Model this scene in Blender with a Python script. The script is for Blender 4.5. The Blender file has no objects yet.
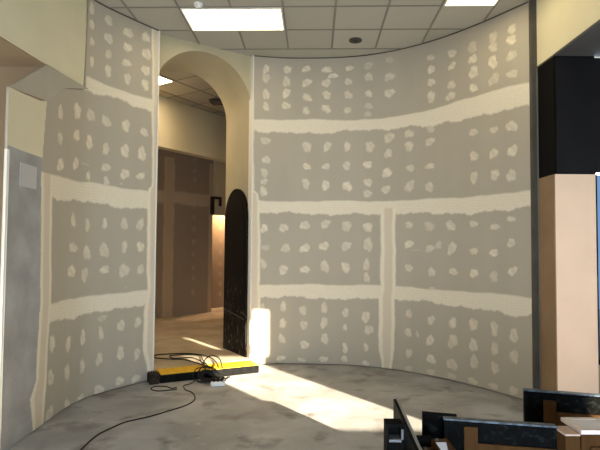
LP=[(-2.315,3.84),(-2.33,4.12),(-2.335,4.35),(-2.345,4.7),(-2.345,5.05),(-2.3,5.32),(-2.17,5.57),(-1.98,5.85),(-1.8,6.1)]
RP=[(-0.675,6.885),(-0.3,6.95),(0.05,6.96),(0.5,6.93),(0.9,6.84),(1.33,6.64),(1.8,6.26),(2.16,5.82),(2.36,5.52),(2.5,5.3)]
BL=[(1.457,4.251,0.038,0.067,1),(1.463,4.076,0.037,0.059,1),(1.473,3.889,0.037,0.049,1),(1.477,3.667,0.036,0.059,1),(1.697,4.222,0.056,0.056,1),(1.702,4.014,0.059,0.056,1),(1.707,3.832,0.046,0.051,0.6),(1.706,3.639,0.046,0.067,1),(1.965,4.179,0.068,0.059,1),(1.963,4.001,0.061,0.053,1),(1.954,3.812,0.06,0.047,1),(1.969,3.626,0.047,0.064,1),(2.219,4.217,0.065,0.055,1),(2.235,4.011,0.065,0.073,1),(2.225,3.803,0.064,0.061,1),(2.222,3.623,0.057,0.066,1),(0.897,2.943,0.056,0.067,1),(1.245,3.056,0.076,0.078,1),(1.48,3.074,0.058,0.073,1),(1.695,3.056,0.06,0.064,1),(1.961,3.061,0.058,0.069,1),(2.221,3.036,0.054,0.052,1),(0.906,2.69,0.05,0.062,1),(1.247,2.8,0.056,0.067,1),(1.47,2.772,0.051,0.076,1),(1.699,2.741,0.046,0.067,1),(1.957,2.763,0.062,0.072,1),(2.193,2.766,0.062,0.081,1),(0.926,2.435,0.067,0.068,1),(1.24,2.499,0.056,0.064,1),(1.466,2.403,0.032,0.052,1),(1.705,2.532,0.057,0.051,1),(1.96,2.489,0.058,0.063,1),(2.184,2.494,0.058,0.045,1),(1.716,2.372,0.035,0.06,1),(1.916,2.368,0.022,0.016,0.6),(1.406,2.524,0.084,0.011,0.4),(1.221,1.908,0.046,0.072,1),(1.472,1.867,0.036,0.069,1),(1.708,1.895,0.035,0.06,1),(1.968,1.903,0.043,0.078,1),(2.19,1.906,0.05,0.077,1),(1.229,1.624,0.076,0.055,1),(1.47,1.567,0.058,0.075,1),(1.709,1.592,0.067,0.075,1),(1.978,1.635,0.04,0.069,1),(2.2,1.636,0.05,0.068,1),(1.21,1.381,0.071,0.066,1),(1.445,1.332,0.056,0.072,1),(1.718,1.376,0.06,0.048,1),(1.977,1.358,0.069,0.081,1),(2.207,1.362,0.054,0.055,1),(2.007,1.157,0.022,0.012,0.4),(0.854,0.716,0.052,0.088,1),(1.181,0.646,0.05,0.076,1),(1.443,0.663,0.04,0.08,1),(1.692,0.667,0.034,0.077,1),(1.703,0.836,0.068,0.032,0.5),(1.953,0.72,0.051,0.067,1),(2.183,0.732,0.045,0.066,1),(0.844,0.399,0.063,0.071,1),(1.173,0.364,0.056,0.076,1),(1.445,0.36,0.039,0.077,1),(1.677,0.389,0.041,0.074,1),(1.953,0.404,0.047,0.08,1),(2.18,0.355,0.045,0.069,1),(0.84,0.063,0.074,0.066,1),(1.189,0.032,0.061,0.059,1),(1.426,0.015,0.057,0.049,1),(1.679,0.05,0.064,0.054,1),(1.95,0.087,0.062,0.046,1),(2.17,0.067,0.065,0.045,1)]
BR=[(0.175,4.185,0.047,0.065,1),(0.484,4.198,0.068,0.051,1),(0.754,4.208,0.058,0.051,1),(1.049,4.194,0.072,0.051,1),(1.371,4.201,0.057,0.04,1),(1.646,4.214,0.071,0.05,0.5),(1.945,4.249,0.065,0.042,0.4),(0.176,4.058,0.061,0.062,1),(0.471,4.02,0.061,0.069,1),(0.762,4.008,0.065,0.062,1),(1.139,4.104,0.068,0.04,1),(1.043,4.001,0.064,0.062,1),(1.357,4.007,0.053,0.051,1),(1.65,4.05,0.068,0.057,0.7),(1.946,4.014,0.072,0.06,0.8),(0.178,3.82,0.05,0.076,1),(0.469,3.852,0.061,0.065,1),(0.768,3.793,0.065,0.058,1),(1.051,3.827,0.061,0.058,1),(1.358,3.816,0.057,0.058,1),(1.65,3.811,0.05,0.05,1),(1.946,3.786,0.072,0.063,1),(0.18,3.643,0.047,0.061,1),(0.467,3.671,0.072,0.047,1),(0.755,3.601,0.054,0.054,1),(1.045,3.628,0.064,0.061,1),(1.348,3.597,0.05,0.05,1),(1.65,3.636,0.057,0.046,0.6),(1.637,3.52,0.057,0.043,0.6),(2.539,4.147,0.058,0.039,0.7),(2.844,4.119,0.058,0.056,1),(3.131,4.106,0.068,0.072,0.8),(3.413,4.13,0.062,0.066,0.9),(3.658,4.138,0.057,0.053,1),(2.546,3.987,0.057,0.054,1),(2.843,3.956,0.058,0.045,1),(3.138,3.956,0.059,0.057,1),(3.412,4.016,0.062,0.055,1),(3.65,4.018,0.065,0.053,1),(2.546,3.818,0.053,0.054,1),(2.834,3.717,0.054,0.059,1),(3.145,3.793,0.067,0.075,1),(3.406,3.839,0.062,0.076,1),(3.648,3.835,0.061,0.06,1),(2.545,3.627,0.057,0.08,1),(2.82,3.575,0.066,0.056,1),(3.143,3.601,0.055,0.053,1),(3.42,3.632,0.069,0.072,0.7),(3.657,3.623,0.068,0.05,0.8),(0.176,3.155,0.069,0.057,0.6),(0.19,2.881,0.065,0.05,1),(0.165,2.697,0.053,0.061,1),(0.163,2.572,0.053,0.042,1),(0.156,2.431,0.053,0.076,1),(0.772,3.08,0.061,0.085,1),(0.77,2.796,0.057,0.046,1),(0.76,2.552,0.057,0.073,1),(1.061,3.083,0.053,0.073,1),(1.044,2.796,0.065,0.038,1),(1.041,2.525,0.061,0.069,1),(1.346,3.077,0.049,0.069,1),(1.339,2.803,0.057,0.061,1),(1.348,2.511,0.068,0.072,1),(1.668,3.057,0.068,0.075,1),(1.634,2.807,0.072,0.049,1),(1.642,2.556,0.06,0.06,1),(1.635,2.399,0.068,0.052,1),(1.94,3.163,0.072,0.074,1),(1.929,2.945,0.053,0.07,1),(1.91,2.677,0.072,0.067,1),(1.895,2.449,0.068,0.052,1),(2.227,3.184,0.073,0.054,1),(2.227,3.014,0.065,0.069,1),(2.246,2.716,0.061,0.047,1),(2.234,2.473,0.073,0.072,1),(2.536,3.2,0.06,0.046,0.6),(2.524,3.037,0.064,0.056,1),(2.523,2.714,0.075,0.035,1),(2.515,2.442,0.064,0.059,1),(3.138,3.055,0.065,0.042,1),(3.144,2.764,0.062,0.055,1),(3.142,2.504,0.054,0.071,0.8),(3.414,3.032,0.053,0.041,1),(3.408,2.757,0.056,0.06,1),(3.423,2.504,0.06,0.062,1),(3.645,3.028,0.072,0.064,1),(3.652,2.748,0.066,0.063,1),(3.633,2.47,0.059,0.072,0.8),(2.226,1.954,0.057,0.046,1),(2.513,1.93,0.064,0.069,0.7),(2.813,1.929,0.064,0.067,1),(3.134,1.943,0.054,0.042,1),(3.418,1.899,0.063,0.037,1),(3.628,1.98,0.053,0.033,1),(0.17,1.904,0.057,0.057,1),(0.446,1.915,0.064,0.064,1),(0.749,1.956,0.068,0.065,1),(1.041,1.976,0.068,0.061,1),(1.342,1.947,0.075,0.072,1),(1.64,1.93,0.064,0.074,1),(0.191,1.634,0.061,0.045,0.6),(0.479,1.628,0.061,0.064,1),(0.751,1.63,0.072,0.064,1),(1.023,1.662,0.068,0.064,1),(1.336,1.665,0.075,0.06,1),(1.644,1.689,0.068,0.093,1),(0.167,1.404,0.042,0.075,1),(0.448,1.322,0.064,0.068,1),(0.754,1.328,0.068,0.053,1),(1.036,1.376,0.064,0.083,1),(1.33,1.365,0.067,0.071,1),(1.622,1.407,0.049,0.078,1),(1.626,1.23,0.045,0.067,1),(2.222,1.695,0.065,0.053,1),(2.52,1.64,0.06,0.052,0.7),(2.643,1.686,0.045,0.051,0.7),(2.831,1.643,0.064,0.077,1),(3.136,1.613,0.058,0.042,1),(3.401,1.598,0.06,0.043,1),(3.625,1.711,0.053,0.051,1),(2.221,1.379,0.053,0.053,1),(2.545,1.338,0.048,0.065,1),(2.848,1.354,0.068,0.04,1),(3.134,1.347,0.061,0.048,1),(3.399,1.323,0.059,0.062,0.7),(3.639,1.396,0.056,0.051,1),(2.548,1.122,0.06,0.021,0.6),(2.324,1.621,0.076,0.007,0.3),(0.16,0.795,0.032,0.063,0.7),(0.453,0.806,0.046,0.07,1),(0.732,0.755,0.053,0.07,1),(1.032,0.794,0.049,0.077,1),(1.331,0.732,0.042,0.07,1),(1.615,0.685,0.053,0.086,1),(0.448,0.571,0.046,0.074,1),(0.744,0.548,0.049,0.07,1),(1.029,0.584,0.053,0.077,1),(1.325,0.526,0.031,0.049,1),(1.657,0.509,0.063,0.069,0.7),(0.436,0.355,0.049,0.066,1),(0.757,0.272,0.06,0.063,1),(1.041,0.361,0.049,0.077,1),(1.326,0.238,0.038,0.073,1),(1.619,0.27,0.038,0.055,1),(0.424,0.083,0.063,0.038,1),(0.716,0.063,0.06,0.031,1),(1.025,0.075,0.063,0.042,1),(1.316,0.092,0.049,0.042,1),(1.613,0.054,0.052,0.031,1),(2.222,0.774,0.043,0.062,1),(2.535,0.717,0.05,0.057,1),(2.837,0.716,0.051,0.072,1),(3.122,0.735,0.056,0.08,0.9),(3.401,0.724,0.051,0.083,0.8),(3.648,0.68,0.057,0.074,1),(2.214,0.524,0.043,0.066,1),(2.343,0.509,0.02,0.047,0.6),(2.518,0.455,0.05,0.075,1),(2.836,0.489,0.066,0.093,1),(3.121,0.487,0.052,0.086,1),(3.403,0.493,0.051,0.076,1),(3.649,0.451,0.051,0.083,0.7),(2.221,0.25,0.047,0.062,1),(2.533,0.22,0.058,0.064,1),(2.823,0.203,0.074,0.072,0.7),(3.13,0.291,0.056,0.079,1),(3.404,0.275,0.054,0.063,1),(2.217,0.053,0.063,0.033,0.7),(2.529,0.057,0.066,0.032,0.6),(2.818,0.059,0.07,0.034,0.6),(3.106,0.06,0.071,0.04,0.6),(3.381,0.064,0.065,0.038,0.6),(3.638,0.077,0.064,0.046,0.6)]
HL=[[[(1.28,3.438),(1.433,3.481),(1.655,3.473),(1.994,3.462),(2.385,3.475)],[(1.286,3.312),(1.535,3.347),(1.833,3.348),(2.096,3.318),(2.373,3.321)]],[[(0.533,2.303),(0.625,2.303),(0.84,2.311),(1.175,2.319),(1.537,2.346),(1.9,2.318),(2.337,2.314),(2.442,2.324)],[(0.545,2.088),(0.832,2.099),(1.124,2.108),(1.544,2.115),(1.905,2.103),(2.283,2.087),(2.447,2.098)]],[[(0.601,1.1),(0.804,1.085),(1.38,1.101),(1.758,1.101),(2.263,1.1),(2.47,1.085)],[(0.611,0.919),(0.799,0.917),(1.262,0.907),(1.698,0.905),(2.266,0.942),(2.473,0.949)]]]
HR=[[[(-0.017,3.456),(0.669,3.474),(1.313,3.458),(1.882,3.444),(2.299,3.441),(2.911,3.493),(3.499,3.488),(3.883,3.478)],[(-0.016,3.298),(0.313,3.279),(0.771,3.272),(1.342,3.3),(1.712,3.291),(2.154,3.286),(2.569,3.23),(2.725,3.263),(3.217,3.227),(3.881,3.236)]],[[(-0.004,2.29),(1.077,2.304),(1.812,2.292),(2.834,2.278),(3.316,2.277),(3.87,2.274)],[(-0.002,2.128),(0.893,2.125),(1.12,2.104),(1.798,2.119),(2.11,2.104),(2.762,2.099),(3.058,2.053),(3.486,2.09),(3.868,2.111)]],[[(0.009,1.111),(1.266,1.118),(1.814,1.134),(2.039,1.121),(2.94,1.115),(3.857,1.128)],[(0.011,0.944),(0.971,0.93),(1.533,0.916),(1.8,0.955),(2.039,0.948),(2.715,0.941),(3.305,0.916),(3.712,0.907),(3.855,0.946)]]]
VL=[[[(0.553,2.279),(0.565,2.054),(0.6,1.109),(0.569,0.713),(0.566,0.449),(0.472,0.303),(0.518,0.072),(0.542,-0.067)],[(0.77,2.311),(0.774,2.074),(0.809,1.084),(0.784,0.854),(0.754,0.353),(0.72,-0.045),(0.706,-0.13)]],[[(2.296,4.716),(2.35,2.389),(2.306,2.348),(2.28,2.21),(2.306,1.109),(2.268,0.87),(2.265,0.389),(2.329,0.113),(2.334,-0.105)],[(2.417,4.766),(2.529,-0.15)]]]
VR=[[[(-0.057,4.445),(-0.034,2.445),(-0.061,2.303),(-0.045,-0.203)],[(-0.003,4.449),(0.022,2.446),(0.079,2.391),(0.109,2.236),(0.124,0.9),(0.121,-0.209)]],[[(1.819,2.195),(1.821,1.066),(1.793,0.928),(1.801,0.247),(1.85,-0.046)],[(2.032,2.188),(2.032,1.076),(2.025,0.941),(2.011,0.268),(1.976,-0.03)]]]
LAMP = 7.5
SKY = 10.0
SUN = 38.0
SLOPE = .263
EXPO = 0.0
HOLES = [(4.52, 5.67, 1.83, 2.76), (5.28, 5.45, 2.91, 3.22), (5.47, 5.74, 2.76, 3.4), (-3.9, 2.0, .1, 1.5), (4.9, 7.9, .1, 1.5)]  # unseen front openings: upper ones fit the sun patch, low ones added for fill
import bpy, bmesh, math, random
import numpy as np
from mathutils import Vector, Matrix
random.seed(7)
C = bpy.context.scene.collection
CEIL = 4.37

# ------------------------------------------------------------------ materials
def mat(name, col, rough=.7, col2=None, scale=6., mix=(.35, .7), bump=0., bscale=60., metal=0., detail=6., spec=.4, coords='Object', stretch=None):
    m = bpy.data.materials.new(name); m.use_nodes = True
    nt = m.node_tree; b = nt.nodes['Principled BSDF']
    b.inputs['Base Color'].default_value = (*col, 1); b.inputs['Roughness'].default_value = rough
    b.inputs['Metallic'].default_value = metal; b.inputs['Specular IOR Level'].default_value = spec
    tc = nt.nodes.new('ShaderNodeTexCoord'); src = tc.outputs[coords]
    if stretch:
        mp = nt.nodes.new('ShaderNodeMapping'); mp.inputs['Scale'].default_value = stretch
        nt.links.new(src, mp.inputs[0]); src = mp.outputs[0]
    if col2:
        n = nt.nodes.new('ShaderNodeTexNoise'); n.inputs['Scale'].default_value = scale; n.inputs['Detail'].default_value = detail
        r = nt.nodes.new('ShaderNodeMapRange'); r.inputs[1].default_value, r.inputs[2].default_value = mix
        x = nt.nodes.new('ShaderNodeMix'); x.data_type = 'RGBA'
        x.inputs[6].default_value = (*col, 1); x.inputs[7].default_value = (*col2, 1)
        nt.links.new(src, n.inputs['Vector']); nt.links.new(n.outputs[0], r.inputs[0]); nt.links.new(r.outputs[0], x.inputs[0])
        nt.links.new(x.outputs[2], b.inputs['Base Color'])
    if bump:
        n2 = nt.nodes.new('ShaderNodeTexNoise'); n2.inputs['Scale'].default_value = bscale; n2.inputs['Detail'].default_value = 5
        bp = nt.nodes.new('ShaderNodeBump'); bp.inputs['Strength'].default_value = bump; bp.inputs['Distance'].default_value = .01
        nt.links.new(src, n2.inputs['Vector']); nt.links.new(n2.outputs[0], bp.inputs['Height']); nt.links.new(bp.outputs[0], b.inputs['Normal'])
    return m
def emit(name, col, s):
    m = bpy.data.materials.new(name); m.use_nodes = True; nt = m.node_tree; nt.nodes.clear()
    e = nt.nodes.new('ShaderNodeEmission'); e.inputs[0].default_value = (*col, 1); e.inputs[1].default_value = s
    o = nt.nodes.new('ShaderNodeOutputMaterial'); nt.links.new(e.outputs[0], o.inputs[0]); return m

M = {}
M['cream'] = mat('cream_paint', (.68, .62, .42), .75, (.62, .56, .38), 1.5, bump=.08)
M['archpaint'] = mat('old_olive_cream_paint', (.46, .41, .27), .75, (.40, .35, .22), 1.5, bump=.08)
M['soffit_grey'] = mat('grey_soffit_board', (.085, .083, .080), .7, (.07, .068, .066), 2, spec=.2)
M['brownwall'] = mat('tan_paint_and_shade', (.30, .22, .13), .8, (.25, .18, .11), 2)
M['concrete_wall'] = mat('grey_render', (.29, .28, .26), .85, (.40, .39, .37), 3., bump=.25, bscale=25)
M['bead'] = mat('corner_bead_white', (.78, .74, .64), .6)
M['metal'] = mat('dull_steel', (.10, .09, .07), .6, (.065, .06, .05), 4, spec=.2)
M['metal_light'] = mat('steel_edge', (.35, .35, .33), .4, metal=.7)
M['blackclad'] = mat('black_cladding', (.0045, .0042, .004), .7, (.007, .0065, .006), 2, spec=.05)
M['slateclad'] = mat('slate_blue_cladding', (.009, .0085, .0085), .6, (.014, .0135, .014), 1.2, spec=.06)
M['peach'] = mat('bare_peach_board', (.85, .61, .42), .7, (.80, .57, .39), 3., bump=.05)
M['fixture'] = mat('dark_fixture', (.02, .018, .015), .5)
M['plasticw'] = mat('white_plastic', (.75, .75, .72), .4)
M['yellow'] = mat('yellow_strip', (.80, .50, .02), .6, (.62, .36, .015), 20, bump=.1)
M['rubber'] = mat('black_rubber', (.005, .005, .005), .8, (.010, .010, .009), 15, spec=.05)
M['rustblock'] = mat('dark_brown_block', (.022, .015, .011), .8, (.05, .035, .026), 30, spec=.1)
M['cable'] = mat('black_cable', (.012, .012, .012), .6, spec=.2)
M['wood'] = mat('carcass_wood', (.085, .040, .014), .6, (.060, .028, .010), 5, spec=.02, stretch=(6, 6, .6))
M['woodpale'] = mat('pale_wood_edge', (.62, .46, .36), .5, (.54, .39, .29), 6, spec=.05)
M['rimpale'] = mat('pale_rim', (.84, .72, .64), .6, spec=.1)
M['lining'] = mat('white_lining', (.88, .84, .85), .5)
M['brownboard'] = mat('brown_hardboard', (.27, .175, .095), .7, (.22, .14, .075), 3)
M['blueedge'] = mat('blue_grey_edge', (.10, .15, .19), .3, (.03, .04, .05), 25, (.4, .6))
M['greyedge'] = mat('grey_metal_edge', (.24, .25, .27), .35)
M['ceilbar'] = mat('ceiling_grid_bar', (.20, .185, .15), .6)
M['darkdoor'] = mat('black_door_paint', (.005, .004, .0035), .55, (.009, .007, .006), 3, spec=.15)
M['haunchboard'] = mat('bare_plasterboard', (.42, .38, .30), .8, (.38, .345, .27), 2)
M['exterior'] = mat('plain_shell', (.62, .58, .50), .8)
def marble():
    m = bpy.data.materials.new('black_marble_laminate'); m.use_nodes = True; nt = m.node_tree; b = nt.nodes['Principled BSDF']
    b.inputs['Roughness'].default_value = .5; b.inputs['Specular IOR Level'].default_value = .03
    tc = nt.nodes.new('ShaderNodeTexCoord'); n = nt.nodes.new('ShaderNodeTexNoise'); n.inputs['Scale'].default_value = 22; n.inputs['Detail'].default_value = 9; n.inputs['Distortion'].default_value = 1.2
    cr = nt.nodes.new('ShaderNodeValToRGB'); e = cr.color_ramp.elements
    e[0].position = .42; e[0].color = (.0025, .0025, .0022, 1); e[1].position = .75; e[1].color = (.018, .021, .020, 1)
    k = e.new(.55); k.color = (.0035, .004, .0035, 1)
    nt.links.new(tc.outputs['Object'], n.inputs['Vector']); nt.links.new(n.outputs[0], cr.inputs[0]); nt.links.new(cr.outputs[0], b.inputs['Base Color']); return m
M['marble'] = marble()
def doorscratch():
    m = M['darkdoor']; nt = m.node_tree; b = nt.nodes['Principled BSDF']
    tc = nt.nodes.new('ShaderNodeTexCoord'); mp = nt.nodes.new('ShaderNodeMapping'); mp.inputs['Scale'].default_value = (11, 11, 3.4)
    n = nt.nodes.new('ShaderNodeTexNoise'); n.inputs['Scale'].default_value = 2; n.inputs['Detail'].default_value = 4; n.inputs['Distortion'].default_value = 1.5
    r = nt.nodes.new('ShaderNodeMapRange'); r.inputs[1].default_value = .60; r.inputs[2].default_value = .67
    sp = nt.nodes.new('ShaderNodeSeparateXYZ'); h = nt.nodes.new('ShaderNodeMapRange'); h.inputs[1].default_value = 1.25; h.inputs[2].default_value = .85
    mu = nt.nodes.new('ShaderNodeMath'); mu.operation = 'MULTIPLY'
    x = nt.nodes.new('ShaderNodeMix'); x.data_type = 'RGBA'; x.inputs[7].default_value = (.22, .20, .17, 1)
    old = b.inputs['Base Color'].links[0].from_socket
    L = nt.links
    L.new(tc.outputs['Object'], mp.inputs[0]); L.new(mp.outputs[0], n.inputs['Vector']); L.new(n.outputs[0], r.inputs[0])
    L.new(tc.outputs['Object'], sp.inputs[0]); L.new(sp.outputs[2], h.inputs[0]); L.new(r.outputs[0], mu.inputs[0]); L.new(h.outputs[0], mu.inputs[1])
    L.new(mu.outputs[0], x.inputs[0]); L.new(old, x.inputs[6]); L.new(x.outputs[2], b.inputs['Base Color'])
doorscratch()
def floor_mat():
    m = bpy.data.materials.new('bare_concrete_floor'); m.use_nodes = True; nt = m.node_tree; b = nt.nodes['Principled BSDF']; L = nt.links
    tc = nt.nodes.new('ShaderNodeTexCoord')
    def noise(s, d, dist=0):
        n = nt.nodes.new('ShaderNodeTexNoise'); n.inputs['Scale'].default_value = s; n.inputs['Detail'].default_value = d; n.inputs['Distortion'].default_value = dist
        L.new(tc.outputs['Object'], n.inputs['Vector']); return n.outputs[0]
    def rng(o, a, b_):
        r = nt.nodes.new('ShaderNodeMapRange'); r.inputs[1].default_value = a; r.inputs[2].default_value = b_; L.new(o, r.inputs[0]); return r.outputs[0]
    def mix(f, a, c):
        x = nt.nodes.new('ShaderNodeMix'); x.data_type = 'RGBA'; L.new(f, x.inputs[0])
        for i, v in ((6, a), (7, c)):
            if isinstance(v, tuple): x.inputs[i].default_value = (*v, 1)
            else: L.new(v, x.inputs[i])
        return x.outputs[2]
    c = mix(rng(noise(1.6, 8, .6), .38, .66), (.31, .305, .30), (.47, .47, .47))
    c = mix(rng(noise(3.2, 9, .3), .54, .72), c, (.19, .175, .16))
    c = mix(rng(noise(9, 8, .2), .64, .80), c, (.58, .575, .56))
    c = mix(rng(noise(60, 4), .60, .80), c, (.22, .205, .185))
    L.new(c, b.inputs['Base Color'])
    rr = nt.nodes.new('ShaderNodeMapRange'); rr.inputs[1].default_value = .3; rr.inputs[2].default_value = .7; rr.inputs[3].default_value = .50; rr.inputs[4].default_value = .72
    L.new(noise(3, 5), rr.inputs[0]); L.new(rr.outputs[0], b.inputs['Roughness'])
    bp = nt.nodes.new('ShaderNodeBump'); bp.inputs['Strength'].default_value = .25; bp.inputs['Distance'].default_value = .008
    L.new(noise(35, 7), bp.inputs['Height']); L.new(bp.outputs[0], b.inputs['Normal'])
    return m
M['floor'] = floor_mat()
M['floor_back'] = mat('dusty_concrete_floor', (.36, .30, .22), .7, (.50, .43, .33), 2.5, (.35, .65), bump=.2, bscale=30)
def wall_mat(name, paper, comp, tape):
    m = bpy.data.materials.new(name); m.use_nodes = True; nt = m.node_tree; b = nt.nodes['Principled BSDF']; L = nt.links
    tc = nt.nodes.new('ShaderNodeTexCoord')
    def noise(s, d, st=None):
        n = nt.nodes.new('ShaderNodeTexNoise'); n.inputs['Scale'].default_value = s; n.inputs['Detail'].default_value = d
        o = tc.outputs['Object']
        if st:
            mp = nt.nodes.new('ShaderNodeMapping'); mp.inputs['Scale'].default_value = st; L.new(o, mp.inputs[0]); o = mp.outputs[0]
        L.new(o, n.inputs['Vector']); return n.outputs[0]
    def mixc(f, a, c):
        x = nt.nodes.new('ShaderNodeMix'); x.data_type = 'RGBA'; L.new(f, x.inputs[0])
        for i, v in ((6, a), (7, c)):
            if isinstance(v, tuple): x.inputs[i].default_value = (*v, 1)
            else: L.new(v, x.inputs[i])
        return x.outputs[2]
    p = mixc(noise(1.3, 4, (3, 3, .5)), paper, tuple(v * .88 for v in paper))
    a = nt.nodes.new('ShaderNodeAttribute'); a.attribute_name = 'compound'
    t = nt.nodes.new('ShaderNodeAttribute'); t.attribute_name = 'tape'
    # trowelled look: noise nibbles at the cover
    n = noise(45, 6); mr = nt.nodes.new('ShaderNodeMapRange'); mr.inputs[1].default_value = .3; mr.inputs[2].default_value = .7; mr.inputs[3].default_value = -.10; mr.inputs[4].default_value = .08
    L.new(n, mr.inputs[0]); ad = nt.nodes.new('ShaderNodeMath'); ad.operation = 'MULTIPLY_ADD'; ad.use_clamp = True
    L.new(a.outputs['Fac'], ad.inputs[0]); ad.inputs[1].default_value = 1.0
    mm = nt.nodes.new('ShaderNodeMath'); mm.operation = 'MULTIPLY'; L.new(mr.outputs[0], mm.inputs[0]); L.new(a.outputs['Fac'], mm.inputs[1]); L.new(mm.outputs[0], ad.inputs[2])
    c = mixc(ad.outputs[0], p, comp); c = mixc(t.outputs['Fac'], c, tape); L.new(c, b.inputs['Base Color'])
    b.inputs['Roughness'].default_value = .8; b.inputs['Specular IOR Level'].default_value = .25
    bp = nt.nodes.new('ShaderNodeBump'); bp.inputs['Strength'].default_value = .35; bp.inputs['Distance'].default_value = .003
    L.new(a.outputs['Fac'], bp.inputs['Height']); L.new(bp.outputs[0], b.inputs['Normal'])
    return m
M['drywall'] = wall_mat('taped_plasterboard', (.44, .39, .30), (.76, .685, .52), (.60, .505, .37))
M['drywall_back'] = wall_mat('taped_plasterboard_dimmed', (.38, .31, .24), (.62, .51, .37), (.54, .43, .30))  # same plasterboard, with the back room's dim warm light put into its colours
def tile_mat():
    m = bpy.data.materials.new('mineral_fibre_tile'); m.use_nodes = True; nt = m.node_tree; b = nt.nodes['Principled BSDF']; L = nt.links
    tc = nt.nodes.new('ShaderNodeTexCoord')
    v = nt.nodes.new('ShaderNodeTexWhiteNoise'); v.noise_dimensions = '2D'
    mp = nt.nodes.new('ShaderNodeMapping'); mp.inputs['Scale'].default_value = (1 / .595,) * 3
    sn = nt.nodes.new('ShaderNodeVectorMath'); sn.operation = 'FLOOR'
    L.new(tc.outputs['Object'], mp.inputs[0]); L.new(mp.outputs[0], sn.inputs[0]); L.new(sn.outputs[0], v.inputs['Vector'])
    x = nt.nodes.new('ShaderNodeMix'); x.data_type = 'RGBA'; x.inputs[6].default_value = (.37, .345, .28, 1); x.inputs[7].default_value = (.42, .39, .32, 1)
    L.new(v.outputs['Value'], x.inputs[0])
    n = nt.nodes.new('ShaderNodeTexNoise'); n.inputs['Scale'].default_value = 90; n.inputs['Detail'].default_value = 4; L.new(tc.outputs['Object'], n.inputs['Vector'])
    r = nt.nodes.new('ShaderNodeMapRange'); r.inputs[1].default_value = .62; r.inputs[2].default_value = .75; r.inputs[4].default_value = .5
    x2 = nt.nodes.new('ShaderNodeMix'); x2.data_type = 'RGBA'; x2.inputs[7].default_value = (.3, .28, .22, 1)
    L.new(n.outputs[0], r.inputs[0]); L.new(r.outputs[0], x2.inputs[0]); L.new(x.outputs[2], x2.inputs[6]); L.new(x2.outputs[2], b.inputs['Base Color'])
    b.inputs['Roughness'].default_value = .9; return m
M['tile'] = tile_mat()
M['lamp'] = emit('lit_diffuser', (1., .84, .52), LAMP)
M['lamp_back'] = emit('lit_diffuser_back_room', (1., .74, .44), 40.)
g = bpy.data.materials.new('blue_tinted_glass'); g.use_nodes = True; gb = g.node_tree.nodes['Principled BSDF']
gb.inputs['Base Color'].default_value = (.028, .042, .058, 1); gb.inputs['Roughness'].default_value = .05; gb.inputs['Transmission Weight'].default_value = 1; gb.inputs['IOR'].default_value = 1.1
M['glass'] = g

# ------------------------------------------------------------------ mesh helpers
def box(bm, a, b, bev=0.):
    r = bmesh.ops.create_cube(bm, size=1)
    for v in r['verts']:
        v.co = Vector([(a[i] + b[i]) / 2 + v.co[i] * (b[i] - a[i]) for i in range(3)])
    if bev:
        es = list({e for v in r['verts'] for e in v.link_edges})
        bmesh.ops.bevel(bm, geom=es, offset=bev, segments=2, affect='EDGES')
def fbox(bm, o, d, u0, u1, t0, t1, z0, z1, bev=0.):
    """box in a frame: origin o (x,y), direction d (along u), n = left normal (along t)"""
    n = (-d[1], d[0]); r = bmesh.ops.create_cube(bm, size=1)
    for v in r['verts']:
        u = (u0 + u1) / 2 + v.co.x * (u1 - u0); t = (t0 + t1) / 2 + v.co.y * (t1 - t0); z = (z0 + z1) / 2 + v.co.z * (z1 - z0)
        v.co = Vector((o[0] + d[0] * u + n[0] * t, o[1] + d[1] * u + n[1] * t, z))
    if bev:
        es = list({e for v in r['verts'] for e in v.link_edges})
        bmesh.ops.bevel(bm, geom=es, offset=bev, segments=2, affect='EDGES')
def extrude_poly(bm, pts, vec):
    a = [bm.verts.new(p) for p in pts]; b = [bm.verts.new(Vector(p) + Vector(vec)) for p in pts]
    n = len(pts); fs = [bm.faces.new(a), bm.faces.new(b[::-1])]
    for i in range(n): bm.faces.new((a[i], b[i], b[(i + 1) % n], a[(i + 1) % n]))
    bmesh.ops.triangulate(bm, faces=fs)
    bmesh.ops.recalc_face_normals(bm, faces=bm.faces[:])
def tube(bm, pts, r, seg=8, sub=6):
    P = [Vector(p) for p in pts]; Q = [2 * P[0] - P[1]] + P + [2 * P[-1] - P[-2]]; path = []
    for i in range(1, len(Q) - 2):
        for k in range(sub):
            t = k / sub; a, b, c, d = Q[i - 1:i + 3]
            path.append(.5 * ((2 * b) + (-a + c) * t + (2 * a - 5 * b + 4 * c - d) * t * t + (-a + 3 * b - 3 * c + d) * t ** 3))
    path.append(Q[-2]); rings = []
    for i, p in enumerate(path):
        t = (path[min(i + 1, len(path) - 1)] - path[max(i - 1, 0)]).normalized()
        up = Vector((0, 0, 1)) if abs(t.z) < .9 else Vector((1, 0, 0))
        x = t.cross(up).normalized(); y = x.cross(t)
        rings.append([bm.verts.new(p + (x * math.cos(q) + y * math.sin(q)) * r) for q in [2 * math.pi * j / seg for j in range(seg)]])
    for a, b in zip(rings, rings[1:]):
        for j in range(seg): bm.faces.new((a[j], a[(j + 1) % seg], b[(j + 1) % seg], b[j]))
    bm.faces.new(rings[0][::-1]); bm.faces.new(rings[-1])
def cyl(bm, c, r, h, seg=32, r2=None):
    q = bmesh.ops.create_cone(bm, cap_ends=True, segments=seg, radius1=r, radius2=r if r2 is None else r2, depth=h)
    for v in q['verts']: v.co += Vector(c)
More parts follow.
